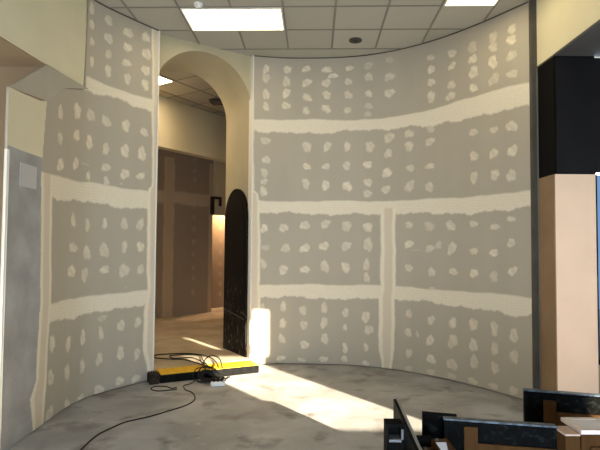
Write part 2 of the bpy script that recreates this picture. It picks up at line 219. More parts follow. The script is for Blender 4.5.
def obj(name, bm, m, parent=None, smooth=False, origin=None):
    me = bpy.data.meshes.new(name)
    if origin is not None:
        bmesh.ops.translate(bm, verts=bm.verts[:], vec=-Vector(origin))
    bmesh.ops.recalc_face_normals(bm, faces=bm.faces[:])
    bm.to_mesh(me); bm.free()
    me.materials.append(M[m] if isinstance(m, str) else m)
    if smooth:
        for p in me.polygons: p.use_smooth = True
    o = bpy.data.objects.new(name, me); C.objects.link(o)
    if origin is not None: o.location = origin
    if parent is not None:
        o.parent = parent; o.location = Vector(o.location) - Vector(parent.location) if origin is not None else -Vector(parent.location)
    return o
def struct(name, bm, m, **k):
    o = obj(name, bm, m, **k); o['kind'] = 'structure'; return o
def thing(name, label, cat, loc=(0, 0, 0), group=None):
    o = bpy.data.objects.new(name, None); C.objects.link(o); o.location = loc; o.empty_display_size = .1
    o['label'] = label; o['category'] = cat
    if group: o['group'] = group
    return o
def tag(o, label, cat, group=None):
    o['label'] = label; o['category'] = cat
    if group: o['group'] = group
    return o
B = bmesh.new

# ------------------------------------------------------------------ curved taped drywall
def cr(pts, n=24):
    P = [np.array(p, float) for p in pts]; P = [2 * P[0] - P[1]] + P + [2 * P[-1] - P[-2]]; out = []
    for i in range(1, len(P) - 2):
        for k in range(n):
            t = k / n; a, b, c, d = P[i - 1:i + 3]
            out.append(.5 * ((2 * b) + (-a + c) * t + (2 * a - 5 * b + 4 * c - d) * t * t + (-a + 3 * b - 3 * c + d) * t ** 3))
    out.append(P[-2]); return np.array(out)
def sm(x): x = np.clip(x, 0, 1); return x * x * (3 - 2 * x)
rng = np.random.default_rng(3)
def wob(x, amp, f0=6., octv=4, gain=.62):
    y = np.zeros_like(x); a = 1.
    for k in range(octv):
        y += a * np.sin(x * f0 * (1.9 ** k) + rng.uniform(0, 6.28)) ; a *= gain
    return y * amp / 2
def wall_fields(Sg, Zg, blobs, hb, vb, st=.92):
    cov = np.zeros_like(Sg); tape = np.zeros_like(Sg)
    s1 = Sg[:, 0]; z1 = Zg[0]
    for top, bot in hb:
        ts, tz = np.array(top).T; bs, bz = np.array(bot).T
        o = np.argsort(ts); zt = np.interp(s1, ts[o], tz[o]) + wob(s1, .012, 5)
        o = np.argsort(bs); zb = np.interp(s1, bs[o], bz[o]) + wob(s1, .022, 7, 5, .75)
        c = sm((zt[:, None] - Zg) / .022 + .5) * sm((Zg - zb[:, None]) / .022 + .5)
        streak = .93 + .07 * np.sin(Zg * 190 + wob(s1, 3, 3)[:, None])
        lo, hi = min(ts.min(), bs.min()), max(ts.max(), bs.max())
        c *= ((Sg >= lo - .02) & (Sg <= hi + .02))
        cov = np.maximum(cov, c * st * streak)
    for lf, rt in vb:
        ls, lz = np.array(lf).T; rs, rz = np.array(rt).T
        o = np.argsort(lz); a = np.interp(z1, lz[o], ls[o]) + wob(z1, .009, 7)
        o = np.argsort(rz); b = np.interp(z1, rz[o], rs[o]) + wob(z1, .009, 7)
        zmax = max(lz.max(), rz.max())
        c = sm((Sg - a) / .02 + .5) * sm((b - Sg) / .02 + .5) * (Zg < zmax)
        cov = np.maximum(cov, c * st)
        w = (b - a); mid = a + w * .52
        tt = sm((w * .27 - np.abs(Sg - mid)) / .02 + .5) * (Zg < zmax) * (w > .1)
        tape = np.maximum(tape, tt * .85)
    for (s, z, rs, rz, k) in blobs:
        rs = max(rs, .018) * .97; rz *= .97
        i0, i1 = np.searchsorted(s1, [s - rs * 1.7, s + rs * 1.7])
        j0, j1 = np.searchsorted(z1, [z - rz * 1.7, z + rz * 1.7])
        if i1 <= i0 or j1 <= j0: continue
        ds = (Sg[i0:i1, j0:j1] - s) / rs; dz = (Zg[i0:i1, j0:j1] - z) / rz
        an = rng.uniform(-.35, .35); ds, dz = ds + an * dz * .6, dz
        th = np.arctan2(dz, ds); r = (np.abs(ds) ** 2.3 + np.abs(dz) ** 2.3) ** (1 / 2.3)
        edge = 1 + .10 * np.sin(2 * th + rng.uniform(0, 6)) + .09 * np.sin(3 * th + rng.uniform(0, 6)) + .07 * np.sin(5 * th + rng.uniform(0, 6)) + .04 * np.sin(9 * th + rng.uniform(0, 6))
        inner = .84 + .16 * np.sin(ds * rng.uniform(2, 4) + dz * rng.uniform(2, 4) + rng.uniform(0, 6))
        c = sm((edge - r) / .30 + .35) * inner * k * rng.uniform(.55, .85)
        cov[i0:i1, j0:j1] = np.maximum(cov[i0:i1, j0:j1], c)
    return cov, tape
def curved_wall(name, pts, blobs, hb, vb, m, z0=0., z1=CEIL, step=.012, ztop=None, region=None, thick=.09, st=.92):
    c = cr(pts); S = np.concatenate([[0], np.cumsum(np.hypot(*np.diff(c, axis=0).T))])
    ns = int(S[-1] / step) + 1; nz = int((z1 - z0) / step) + 1
    s = np.linspace(0, S[-1], ns); z = np.linspace(z0, z1, nz)
    X = np.interp(s, S, c[:, 0]); Y = np.interp(s, S, c[:, 1])
    Sg, Zg = np.meshgrid(s, z, indexing='ij')
    cov, tape = wall_fields(Sg, Zg, blobs, hb, vb, st)
    zt = ztop(s) if ztop else np.full(ns, z1)
    Zc = np.minimum(Zg, zt[:, None])
    nx = np.gradient(Y, s); ny = -np.gradient(X, s)      # normal towards the room
    off = .0015 * cov
    co = np.stack([X[:, None] + nx[:, None] * off, Y[:, None] + ny[:, None] * off, Zc], -1).reshape(-1, 3)
    idx = np.arange(ns * nz).reshape(ns, nz)
    q = np.stack([idx[:-1, :-1], idx[1:, :-1], idx[1:, 1:], idx[:-1, 1:]], -1)
    keep = Zg[:-1, :-1] < np.maximum(zt[:-1], zt[1:])[:, None] - 1e-6
    matid = np.zeros((ns - 1, nz - 1), int)
    if region: matid = region(Sg[:-1, :-1] + step / 2, Zg[:-1, :-1] + step / 2)
    q = q[keep]; matid = matid[keep]
    n0 = len(co)
    # back and edges: coarse shell behind the face
    ks = np.unique(np.round(np.linspace(0, ns - 1, 40)).astype(int))
    back = []
    for k in ks:
        bx, by = X[k] - nx[k] * thick, Y[k] - ny[k] * thick
        back += [(bx, by, z0), (bx, by, float(zt[k])), (X[k], Y[k], z0), (X[k], Y[k], float(zt[k]))]
    faces = q.tolist(); extra = []
    for a in range(len(ks) - 1):
        p = n0 + 4 * a; r = p + 4
        extra += [[p, p + 1, r + 1, r], [p + 1, p + 3, r + 3, r + 1], [p, r, r + 2, p + 2]]
    p = n0; extra.append([p, p + 2, p + 3, p + 1]); p = n0 + 4 * (len(ks) - 1); extra.append([p, p + 1, p + 3, p + 2])
    me = bpy.data.meshes.new(name)
    me.from_pydata(np.vstack([co, np.array(back)]).tolist(), [], faces + extra)
    for nm, v in (('compound', cov), ('tape', tape)):
        at = me.attributes.new(nm, 'FLOAT', 'POINT')
        at.data.foreach_set('value', np.concatenate([v.reshape(-1), np.zeros(len(back))]).astype(np.float32))
    for x in m: me.materials.append(M[x])
    mi = np.zeros(len(faces) + len(extra), dtype=np.int32); mi[:len(faces)] = matid
    me.polygons.foreach_set('material_index', mi)
    sf = np.zeros(len(mi), dtype=bool); sf[:len(faces)] = True
    me.polygons.foreach_set('use_smooth', sf); me.update(); me.validate()
    o = bpy.data.objects.new(name, me); C.objects.link(o); o['kind'] = 'structure'; return o

_le = np.array(VL[0][0]); _o = np.argsort(_le[:, 1])
def left_region(S, Z):
    sl = np.interp(Z, _le[_o, 1], _le[_o, 0])
    sl = np.where(Z > 2.28, .555 + (Z - 2.28) * .1, sl)
    r = np.zeros(S.shape, int); r[S < sl] = 1
    zc = 2.44 + .0 * S
    r[(S < sl) & (Z > zc)] = 2
    return r
def left_top(s): return np.where(s > 1.39, CEIL, np.interp(s, [0, .50, .625, .957, 1.44], [2.90, 2.94, 2.974, 3.20, 3.345]))
curved_wall('wall_left', LP, BL, HL, VL, ['drywall', 'concrete_wall', 'cream'], ztop=left_top, region=left_region, thick=.02, z0=.012)
curved_wall('wall_back', RP, BR, HR, VR, ['drywall'], thick=.07, z0=.012)

# corner beads on the two jambs of the archway, and the steel strip on the right
for i, (x, y, z1, w) in enumerate([(-1.797, 6.095, CEIL, .016), (-.682, 6.868, CEIL, .018)]):
    bm = B(); fbox(bm, (x, y), (.842, .539), -w / 2, w / 2, -.012, .10, 0, z1, .004); struct('trim_%d' % (i + 1), bm, 'bead')
bm = B(); box(bm, (2.500, 5.235, 0), (2.57, 5.33, CEIL), .006); struct('trim_3', bm, 'metal')
bm = B(); box(bm, (2.545, 5.215, 0), (2.56, 5.235, 3.6)); struct('trim_4', bm, 'metal_light')
bm = B(); fbox(bm, (-2.312, 3.838), (-1, 0), -.006, .012, -.012, .012, 0, 2.40, .003); struct('trim_5', bm, 'bead')

for i, (P_, a_) in enumerate(((LP, 1.40), (RP, 0.))):  # dark strips added to draw the shadow line where drywall meets ceiling
    c = cr(P_); S = np.concatenate([[0], np.cumsum(np.hypot(*np.diff(c, axis=0).T))]); bm = B(); prev = None
    for s_ in np.linspace(a_, S[-1], 40):
        x, y = np.interp(s_, S, c[:, 0]), np.interp(s_, S, c[:, 1]); x2, y2 = np.interp(s_ + .02, S, c[:, 0]), np.interp(s_ + .02, S, c[:, 1])
        x1, y1 = np.interp(s_ - .02, S, c[:, 0]), np.interp(s_ - .02, S, c[:, 1]); dd = Vector((x2 - x1, y2 - y1)).normalized(); n = Vector((dd.y, -dd.x)) * .012
        q = [bm.verts.new(p) for p in ((x, y, CEIL - .012), (x + n.x, y + n.y, CEIL - .012), (x + n.x, y + n.y, CEIL), (x, y, CEIL))]
        if prev:
            for k in range(4): bm.faces.new((prev[k], q[k], q[(k + 1) % 4], prev[(k + 1) % 4]))
        prev = q
    struct('trim_%d' % (8 + i), bm, 'metal')
# shadow gap at the foot of the curved drywall
# ------------------------------------------------------------------ archway wall
A1 = (-.69, 6.90); D = (.84214, .53926); N = (-.53926, .84214)
def ap(u, t, z): return (A1[0] + D[0] * u + N[0] * t, A1[1] + D[1] * u + N[1] * t, z)
bm = B(); arc = [(-.70 - .70 * math.cos(a), 3.58 + .70 * math.sin(a)) for a in [math.pi * k / 48 for k in range(49)]]
gv = {}
def av(u, t, z):
    k = (round(u, 5), t, round(z, 5))
    if k not in gv: gv[k] = bm.verts.new(ap(u, t, z))
    return gv[k]
for t in (.03, .89):
    bm.faces.new([av(-2.6, t, 0), av(-1.4, t, 0), av(-1.4, t, 3.58), av(-1.4, t, CEIL), av(-2.6, t, CEIL)])
    bm.faces.new([av(.5, t, 0), av(0, t, 0), av(0, t, 3.58), av(0, t, CEIL), av(.5, t, CEIL)])
    for (u0, z0), (u1, z1) in zip(arc, arc[1:]): bm.faces.new([av(u0, t, z0), av(u1, t, z1), av(u1, t, CEIL), av(u0, t, CEIL)])
inner = [(-1.4, 0)] + arc + [(0, 0)]
for p, q in zip(inner, inner[1:]): bm.faces.new([av(p[0], .03, p[1]), av(q[0], .03, q[1]), av(q[0], .89, q[1]), av(p[0], .89, p[1])])
for p, q in (((-2.6, 0), (-2.6, CEIL)), ((.5, 0), (.5, CEIL)), ((-2.6, CEIL), (.5, CEIL))): bm.faces.new([av(p[0], .03, p[1]), av(q[0], .03, q[1]), av(q[0], .89, q[1]), av(p[0], .89, p[1])]) if False else None
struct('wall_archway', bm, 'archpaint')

# ------------------------------------------------------------------ left side: bulkhead, sloping haunch, return wall
bm = B(); fbox(bm, (-2.324, 5.36), (-.0797, -.9968), 0, 6.4, -2.2, 0, 3.35, CEIL); struct('wall_left_bulkhead', bm, 'cream')
bm = B(); fbox(bm, (-2.345, 5.30), (-.0797, -.9968), 0, 6.3, -2.2, -.004, 3.335, 3.352); struct('ceiling_left_soffit_shade', bm, 'brownwall')  # thin panel added under the bulkhead; its tan stands in for soffit shade
bm = B(); box(bm, (-4.6, 4.58, 0), (-2.45, 4.70, 3.35)); struct('wall_left_return', bm, 'brownwall')
def wl(s):
    c = cr(LP); S = np.concatenate([[0], np.cumsum(np.hypot(*np.diff(c, axis=0).T))])
    return float(np.interp(s, S, c[:, 0])), float(np.interp(s, S, c[:, 1]))
bm = B()
low = [(*wl(0.), 2.90), (*wl(.625), 2.974), (*wl(.957), 3.20), (*wl(1.44), 3.35), (-2.385, 4.54, 3.34)]
low = [(x + (.004 if i < 4 else 0), y, z) for i, (x, y, z) in enumerate(low)]
lo = [bm.verts.new(p) for p in low]; hi = [bm.verts.new((p[0] - .02, p[1] + .01, p[2] + (.01 if 0 < i else 0))) for i, p in enumerate(low)]
bm.faces.new((lo[0], lo[1], lo[4])); bm.faces.new((lo[1], lo[2], lo[4])); bm.faces.new((lo[2], lo[3], lo[4])); bm.faces.new(hi[::-1])
for i in range(5): bm.faces.new((lo[i], hi[i], hi[(i + 1) % 5], lo[(i + 1) % 5]))
struct('wall_left_haunch', bm, 'haunchboard')

# ------------------------------------------------------------------ right side: bulkhead, clad pillar, shop window
bm = B(); box(bm, (2.555, -1, 3.62), (8.2, 5.4, CEIL)); struct('wall_right_bulkhead', bm, 'cream')
bm = B(); box(bm, (2.556, -1, 3.600), (8.2, 4.90, 3.62)); struct('ceiling_shopfront_soffit', bm, 'soffit_grey')
pil = thing('pillar', 'square pillar at the right, black cladding above bare peach board', 'pillar', (2.76, 5.0, 0))
bm = B(); box(bm, (2.56, 4.90, 0), (2.965, 5.28, 2.40)); 
o = obj('peach_board', bm, 'peach', pil)
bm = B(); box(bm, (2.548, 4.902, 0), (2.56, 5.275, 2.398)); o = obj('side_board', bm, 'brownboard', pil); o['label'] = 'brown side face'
bm = B(); box(bm, (2.552, 4.885, 2.40), (2.965, 5.29, 3.60), .004); o = obj('black_cladding', bm, 'blackclad', pil)
bm = B(); box(bm, (2.566, 4.872, 2.415), (3.7, 4.886, 3.575)); struct('wall_right_fascia', bm, 'slateclad')
bm = B()
box(bm, (2.967, 4.92, .55), (2.992, 4.98, 2.40)); box(bm, (3.68, 4.92, .55), (3.72, 4.98, 2.40)); box(bm, (2.967, 4.92, .50), (3.72, 4.98, .55))
w = struct('window_1', bm, 'blackclad')
bm = B(); box(bm, (2.992, 4.945, .55), (3.68, 4.955, 2.40)); g_ = obj('pane', bm, 'glass', w)
bm = B(); box(bm, (2.967, 4.90, 0), (8.2, 5.0, .50)); box(bm, (3.72, 4.90, .50), (8.2, 5.0, 3.6)); struct('wall_right_front', bm, 'brownwall')

# ------------------------------------------------------------------ floor, ceiling, shell
bm = B(); box(bm, (-4.7, -1.2, -.1), (8.3, 13.4, 0)); struct('floor', bm, 'floor')
bm = B(); extrude_poly(bm, [ap(-2.9, .035, .0), ap(-1.38, .035, 0), ap(-1.36,-.10,0), ap(0.0, -.07, .0), ap(.02, .035, 0), ap(1.5, .035, 0), (1.0, 13.3, 0), (-4.6, 13.3, 0), (-4.6, 6.5, 0)], (0, 0, .10))
struct('floor_back_room', bm, 'floor_back')
mid = [ap(-4.6, .45, CEIL), ap(5.5, .45, CEIL)]
th0 = math.radians(-1.6); GO = (.40, 6.03)
def ceiling(name, poly, org, ang, m='tile'):
    bm = B(); ca, sa = math.cos(-ang), math.sin(-ang)
    P = [((x - org[0]) * ca - (y - org[1]) * sa, (x - org[0]) * sa + (y - org[1]) * ca, 0) for x, y in poly]
    extrude_poly(bm, P, (0, 0, .06)); o = struct(name, bm, m); o.location = (*org, CEIL); o.rotation_euler = (0, 0, ang); return o
ceiling('ceiling', [(-4.6, -1.1), (6.2, -1.1), (6.2, 11.), (mid[1][0], mid[1][1]), (mid[0][0], mid[0][1])], GO, th0)
def grid(name, org, ang, u0, u1, v0, v1, p=.595, w=.024, back=False):
    bm = B(); d = (math.cos(ang), math.sin(ang)); z0 = CEIL - .006
    for i in range(u0, u1 + 1):
        a, b = v0 * p, v1 * p
        fbox(bm, org, d, i * p - w / 2, i * p + w / 2, a, b, z0, CEIL + .002)
    for j in range(v0, v1 + 1):
        fbox(bm, org, d, u0 * p, u1 * p, j * p - w / 2, j * p + w / 2, z0 + .001, CEIL + .002)
    n = Vector((N[0], N[1], 0))
    bmesh.ops.bisect_plane(bm, geom=bm.verts[:] + bm.edges[:] + bm.faces[:], plane_co=Vector((*mid[0][:2], CEIL)), plane_no=n, clear_outer=not back, clear_inner=back)
    return bm
struct('trim_6', grid('', GO, th0, -5, 3, -11, 1), 'ceilbar')
def loc2(org, ang, u, v): c, s = math.cos(ang), math.sin(ang); return (org[0] + c * u - s * v, org[1] + s * u + c * v)
BO = (-2.075, 7.98); ba = math.radians(148)
ceiling('ceiling_back_room', [(mid[0][0], mid[0][1]), (mid[1][0], mid[1][1]), (6.2, 13.4), (-4.6, 13.4)], BO, ba)
struct('trim_7', grid('', BO, ba, -8, 5, -9, 7, back=True), 'ceilbar')
def lamp(org, ang, u0, v0, nu, nv, label, m='lamp'):
    p = .595; d = (math.cos(ang), math.sin(ang)); c = loc2(org, ang, (u0 + nu / 2) * p, (v0 + nv / 2) * p)
    t = thing('ceiling_light', label, 'light', (*c, CEIL - .02), 'recessed fluorescent ceiling panels')
    hu, hv = nu * p / 2 - .014, nv * p / 2 - .014
    bm = B()
    for a in ((-hu, hu, -hv, -hv + .018), (-hu, hu, hv - .018, hv), (-hu, -hu + .018, -hv + .018, hv - .018), (hu - .018, hu, -hv + .018, hv - .018)):
        fbox(bm, c, d, *a, CEIL - .018, CEIL - .001)
    obj('frame', bm, 'bead', t)
    bm = B(); fbox(bm, c, d, -hu + .018, hu - .018, -hv + .018, hv - .018, CEIL - .014, CEIL - .004); obj('diffuser', bm, m, t)
lamp(GO, th0, -3, -1, 2, 1, 'wide lit ceiling panel above the archway')
lamp(GO, th0, 2, -3, 1, 2, 'lit ceiling panel at the top right, cut by the picture edge')
lamp(BO, ba, 0, 0, 2, 1, 'lit ceiling panel in the back room, glimpsed through the arch', 'lamp_back')

dl = thing('downlight', 'small dark recessed round downlight in a ceiling tile', 'light', (.71, 6.336, CEIL))
bm = B(); cyl(bm, (.71, 6.336, CEIL - .006), .085, .012, 40)
for f in [f for f in bm.faces if f.normal.z < -.9]:
    r = bmesh.ops.inset_region(bm, faces=[f], thickness=.018); bmesh.ops.translate(bm, verts=f.verts[:], vec=(0, 0, .008))
obj('trim_ring', bm, 'metal', dl)
bm = B(); cyl(bm, (.71, 6.336, CEIL - .006), .045, .012, 32, .03); obj('lens', bm, 'fixture', dl)
sd = thing('smoke_detector', 'small white smoke detector on the ceiling in front of the wide lit panel', 'smoke detector', (-1.16, 5.40, CEIL))
bm = B(); cyl(bm, (-1.16, 5.40, CEIL - .012), .05, .024, 32); obj('base', bm, 'plasticw', sd)
bm = B(); cyl(bm, (-1.16, 5.40, CEIL - .035), .026, .024, 32, .038); obj('sensor_head', bm, 'plasticw', sd)
cv = thing('ceiling_vent', 'black fixture on the back room ceiling behind the arch edge', 'vent', (-1.56, 9.05, CEIL))
bm = B(); cyl(bm, (-1.56, 9.05, CEIL - .03), .13, .05, 32, .16); obj('housing', bm, 'fixture', cv)
bm = B()
for k in range(-2, 3): box(bm, (-1.56 - .1, 9.05 + k * .04 - .008, CEIL - .068), (-1.46, 9.05 + k * .04 + .008, CEIL - .055))
obj('grille', bm, 'metal', cv)

# outer shell: side walls and the unseen shopfront behind the camera, openings placed to shape the light
bm = B(); box(bm, (-4.7, -1.2, 0), (-4.6, 13.4, CEIL)); struct('wall_outer_left', bm, 'exterior')
bm = B(); box(bm, (8.2, -1.2, 0), (8.3, 5.0, CEIL)); struct('wall_outer_right', bm, 'exterior')
bm = B(); box(bm, (-4.7, 13.3, 0), (2.9, 13.4, CEIL)); box(bm, (2.8, 5.29, 0), (2.9, 13.3, CEIL)); struct('wall_outer_back', bm, 'exterior')
bm = B(); box(bm, (-4.7, -1.2, CEIL + .06), (8.3, 13.4, CEIL + .16)); struct('ceiling_slab', bm, 'exterior')
def wall_with_holes(name, y, x0, x1, z0, z1, holes, m, th=.1):
    xs = sorted({x0, x1, *[h[0] for h in holes], *[h[1] for h in holes]}); zs = sorted({z0, z1, *[h[2] for h in holes], *[h[3] for h in holes]})
    bm = B()
    for a, b in zip(xs, xs[1:]):
        for c, d in zip(zs, zs[1:]):
            if any(h[0] <= (a + b) / 2 <= h[1] and h[2] <= (c + d) / 2 <= h[3] for h in holes): continue
            box(bm, (a, y - th, c), (b, y, d))
    bmesh.ops.remove_doubles(bm, verts=bm.verts[:], dist=1e-5)
    return struct(name, bm, m)
wall_with_holes('wall_front', -1., -4.7, 8.3, 0, CEIL, HOLES, 'exterior', .04)

# ------------------------------------------------------------------ back room
dB = Vector((.683, .730)).normalized(); p0 = Vector((-2.08, 11.61)); nb = Vector((-dB.y, dB.x))
L = 3.4
q0 = p0 - dB * L
bb = []
s190 = L - .52
for z in (3.66, 3.40, 3.18, 2.60, 2.30, 2.05, 1.78, 1.45, 1.18, .92, .62): bb.append((s190, z + random.uniform(-.03, .03), .05, .06, .55))
for z in (3.5, 2.2, 1.5, 1.0, .5): bb.append((L - 2.0, z, .05, .06, .5))
hb = [([(0, 2.86), (L, 2.86)], [(0, 2.58), (L, 2.58)])]
vb = [([(L - 1.30, 3.6), (L - 1.30, 0)], [(L - 1.05, 3.6), (L - 1.05, 0)]), ([(L - .10, 3.6), (L - .10, 0)], [(L, 3.6), (L, 0)])]
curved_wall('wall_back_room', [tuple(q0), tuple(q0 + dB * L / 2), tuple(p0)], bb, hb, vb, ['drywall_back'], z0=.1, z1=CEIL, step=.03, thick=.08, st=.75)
db = Vector((.562, .827)).normalized(); b0 = Vector((-2.60, 8.75))
bm = B(); fbox(bm, b0, db, -2.4, 2.6, 0, .2, 3.45, CEIL); struct('wall_back_room_bulkhead', bm, 'cream')
# header above the lit passage and the passage wall beyond
bm = B(); fbox(bm, p0, dB, .01, 1.6, -.06, .10, 2.40, 3.9); struct('wall_passage_header', bm, 'cream')
p2 = p0 + nb * .55 - dB * .9
pb = [(.5 + .36 * k, z, .05, .06, .7) for k in range(1, 6) for z in (.45, .7, .95, 1.2, 1.5, 1.8, 2.1)]
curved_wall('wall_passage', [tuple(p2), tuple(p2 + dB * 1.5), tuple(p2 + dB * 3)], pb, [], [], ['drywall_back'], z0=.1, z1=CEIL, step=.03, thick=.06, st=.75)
bk = thing('wall_bracket', 'small dark metal bracket at the corner above the lit passage', 'bracket', (p0.x, p0.y, 2.6))
bm = B(); fbox(bm, p0, dB, -.07, -.02, -.10, -.005, 2.40, 2.82); obj('plate', bm, 'fixture', bk)
bm = B(); fbox(bm, p0, dB, -.02, .17, -.13, -.08, 2.76, 2.82); obj('arm', bm, 'fixture', bk)
bm = B(); fbox(bm, p0, dB, .12, .17, -.13, -.08, 2.60, 2.76); obj('hook', bm, 'fixture', bk)

# ------------------------------------------------------------------ black arched door leaf standing on the right reveal
def dp(t, off, z): return ap(0 - off, t, z)
T0, T1, ZB = .045, .80, .10
zt = 2.50; cx = (T0 + T1) / 2; rr = (T1 - T0) / 2; hh = .46
prof = [(T0, ZB), (T1, ZB), (T1, zt - hh)] + [(cx + rr * math.cos(a), zt - hh + hh * math.sin(a)) for a in [math.pi * k / 28 for k in range(1, 28)]] + [(T0, zt - hh)]
door = thing('arched_door', 'tall black round-topped door leaf leaning in the archway reveal', 'door', dp(cx, .03, ZB))
bm = B(); extrude_poly(bm, [dp(t, .012, z) for t, z in prof], tuple(Vector((-D[0], -D[1], 0)) * .035)); obj('leaf', bm, 'darkdoor', door)
bm = B(); extrude_poly(bm, [dp(t, .047, z) for t, z in [(cx + (t - cx) * .80, zt - .09 - (zt - .09 - (ZB + .12)) * ((zt - z) / (zt - ZB))) for t, z in prof]], tuple(Vector((-D[0], -D[1], 0)) * .006)); obj('raised_panel', bm, 'darkdoor', door)
bm = B(); a_ = Vector(dp(T0 + .03, .055, .62)); b_ = Vector(dp(T1 - .03, .055, .70)); tube(bm, [a_, (a_ + b_) / 2, b_], .010); obj('kick_rail', bm, 'fixture', door)

# ------------------------------------------------------------------ black and yellow ramp in front of the archway
so = (-1.665, 5.935); sd_ = Vector((1.145, .545)).normalized(); SL = 1.265
ramp = thing('threshold_ramp', 'long black ramp with a yellow top lying across the archway floor', 'ramp', (so[0], so[1], 0))
bm = B(); fbox(bm, so, sd_, 0, SL, .0, .30, 0, .098, .006); obj('body', bm, 'rubber', ramp)
bm = B(); fbox(bm, so, sd_, .012, SL - .006, .006, .30, .098, .104, .002); obj('yellow_strip', bm, 'yellow', ramp)
bm = B(); fbox(bm, so, sd_, -.125, -.004, -.02, .17, 0, .115, .008); obj('end_block', bm, 'rustblock', ramp)
bm = B()
for k in range(4): fbox(bm, so, sd_, -.11 + k * .028, -.098 + k * .028, -.024, .16, .115, .122)
obj('end_rib', bm, 'fixture', ramp)

# ------------------------------------------------------------------ cables
cab = thing('extension_cable', 'long black cable trailing from the ramp across the concrete floor', 'cable', (-1.2, 5.5, 0))
r = .006
bm = B(); tube(bm, [(-1.25, 5.955, .03), (-1.31, 5.90, r), (-1.355, 5.84, r), (-1.30, 5.68, r), (-1.199, 5.572, r), (-1.13, 5.40, r), (-1.119, 5.255, r), (-1.18, 5.10, r), (-1.30, 4.95, r), (-1.432, 4.79, r), (-1.54, 4.70, r), (-1.624, 4.62, r), (-1.70, 4.45, r), (-1.746, 4.30, r), (-1.75, 4.05, r), (-1.72, 3.7, r), (-1.6, 3.3, r)], r)
obj('lead', bm, 'cable', cab, True)
bm = B(); tube(bm, [(-1.40, 5.70, r), (-1.46, 5.66, r), (-1.60, 5.62, r), (-1.70, 5.70, r), (-1.68, 5.80, r), (-1.56, 5.80, r), (-1.47, 5.73, r), (-1.42, 5.76, r)], r); obj('loose_loop', bm, 'cable', cab, True)
coil = thing('cable_coil', 'tangled heap of black cable lying over the yellow ramp', 'cable', (-1.1, 6.05, 0))
bm = B(); cxy = Vector((-1.085, 6.06))
for k in range(10):
    rad = random.uniform(.08, .20); oc = cxy + Vector((random.uniform(-.05, .05), random.uniform(-.03, .03)))
    ph = random.uniform(0, 6.28); base = random.uniform(.01, .05); pts_ = []
    for j in range(13):
        a = ph + j / 12 * 6.28; x, y = oc.x + rad * 1.25 * math.cos(a), oc.y + rad * .75 * math.sin(a)
        rel = (Vector((x, y)) - Vector(so)); t_ = rel.dot(Vector((-sd_.y, sd_.x)))
        z = base + (.112 if t_ > -.02 else .112 * max(0, (t_ + .10) / .08)) + .008 * math.sin(a * 2 + k)
        pts_.append((x, y, max(z, .01)))
    tube(bm, pts_, .0065, 6, 3)
obj('heap', bm, 'cable', coil, True)
bm = B()
rz = .118
tube(bm, [(-1.05, 6.10, .15), (-1.30, 6.45, rz), (-1.52, 6.66, rz), (-1.72, 6.70, rz), (-1.95, 6.76, rz), (-2.02, 6.90, rz)], .008)
tube(bm, [(-1.10, 6.12, .14), (-1.28, 6.62, rz), (-1.40, 6.95, rz), (-1.62, 6.98, rz), (-1.80, 6.90, rz), (-1.70, 6.74, rz), (-1.50, 6.80, rz), (-1.38, 6.70, rz), (-1.22, 6.40, .125)], .008)
tube(bm, [(-1.0, 6.14, .15), (-1.10, 6.55, rz), (-1.25, 6.85, rz), (-1.55, 7.05, rz), (-1.95, 6.98, rz), (-2.05, 6.85, rz)], .008)
obj('floor_lead', bm, 'cable', coil, True)
bm = B()
tube(bm, [(-1.13, 6.02, .13), (-1.16, 6.03, .24), (-1.08, 6.05, .31), (-.98, 6.08, .27), (-.94, 6.08, .15)], .007)
obj('upright_loop', bm, 'cable', coil, True)
so2 = thing('socket_block', 'white socket block lying on the floor against the cable heap', 'socket', (-.93, 5.93, 0))
bm = B(); fbox(bm, (-1.03, 5.80), (.97, .24), 0, .17, 0, .06, .005, .055, .008); obj('case', bm, 'plasticw', so2)
bm = B()
for k in range(3): fbox(bm, (-1.03, 5.80), (.97, .24), .025 + k * .045, .055 + k * .045, .015, .045, .055, .058)
obj('outlet', bm, 'fixture', so2)

# ------------------------------------------------------------------ dismantled display counters, lower right
def seg(p, q):
    d = Vector((q[0] - p[0], q[1] - p[1])); return d.normalized(), d.length
def counter(name, label, p, q, ztop, cleat, rail, mblk, extra=0.):
    d, Ln = seg(p, q); Ln += extra
    t = thing(name, label, 'cabinet', (p[0], p[1], 0), 'dismantled display cabinets')
    bm = B(); fbox(bm, p, d, 0, Ln, 0, .03, 0, ztop - .004, .002); obj('marbled_panel', bm, 'marble', t)
    bm = B(); fbox(bm, p, d, -.002, Ln, -.004, .034, ztop - .004, ztop + .003); obj('top_edge', bm, 'blueedge', t)
    bm = B(); fbox(bm, p, d, cleat[0], cleat[1], -.012, 0, .02, ztop - cleat[2], .002); obj('cleat', bm, 'wood', t)
    bm = B(); fbox(bm, p, d, cleat[1], Ln - .002, -.012, 0, ztop - rail - .35, ztop - rail, .002); obj('rail', bm, 'wood', t)
    bm = B(); fbox(bm, p, d, .0, .015, -.006, .03, 0, ztop - .004); obj('end_edge', bm, 'rubber', t)
    return t
fr = counter('display_cabinet', 'black marbled cabinet back nearest the camera with a brown cleat frame', (.690, 2.355), (1.175, 2.262), .84, (.088, .150, .025), .098, None)
bm = B(); fbox(bm, (1.178, 2.195), (1, .02), 0, .066, 0, .10, 0, .825, .002); obj('side_panel', bm, 'wood', fr)
bm = B(); fbox(bm, (1.178, 2.195), (1, .02), -.001, .067, -.001, .101, .825, .832); obj('side_cap', bm, 'woodpale', fr)
d_, l_ = seg((.602, 2.425), (.760, 2.386))
hi_ = thing('side_board', 'short black board standing just behind the front cabinet, left end', 'board', (.602, 2.425, 0))
bm = B(); fbox(bm, (.602, 2.425), d_, 0, l_, 0, .025, 0, .84, .002); obj('panel', bm, 'marble', hi_)
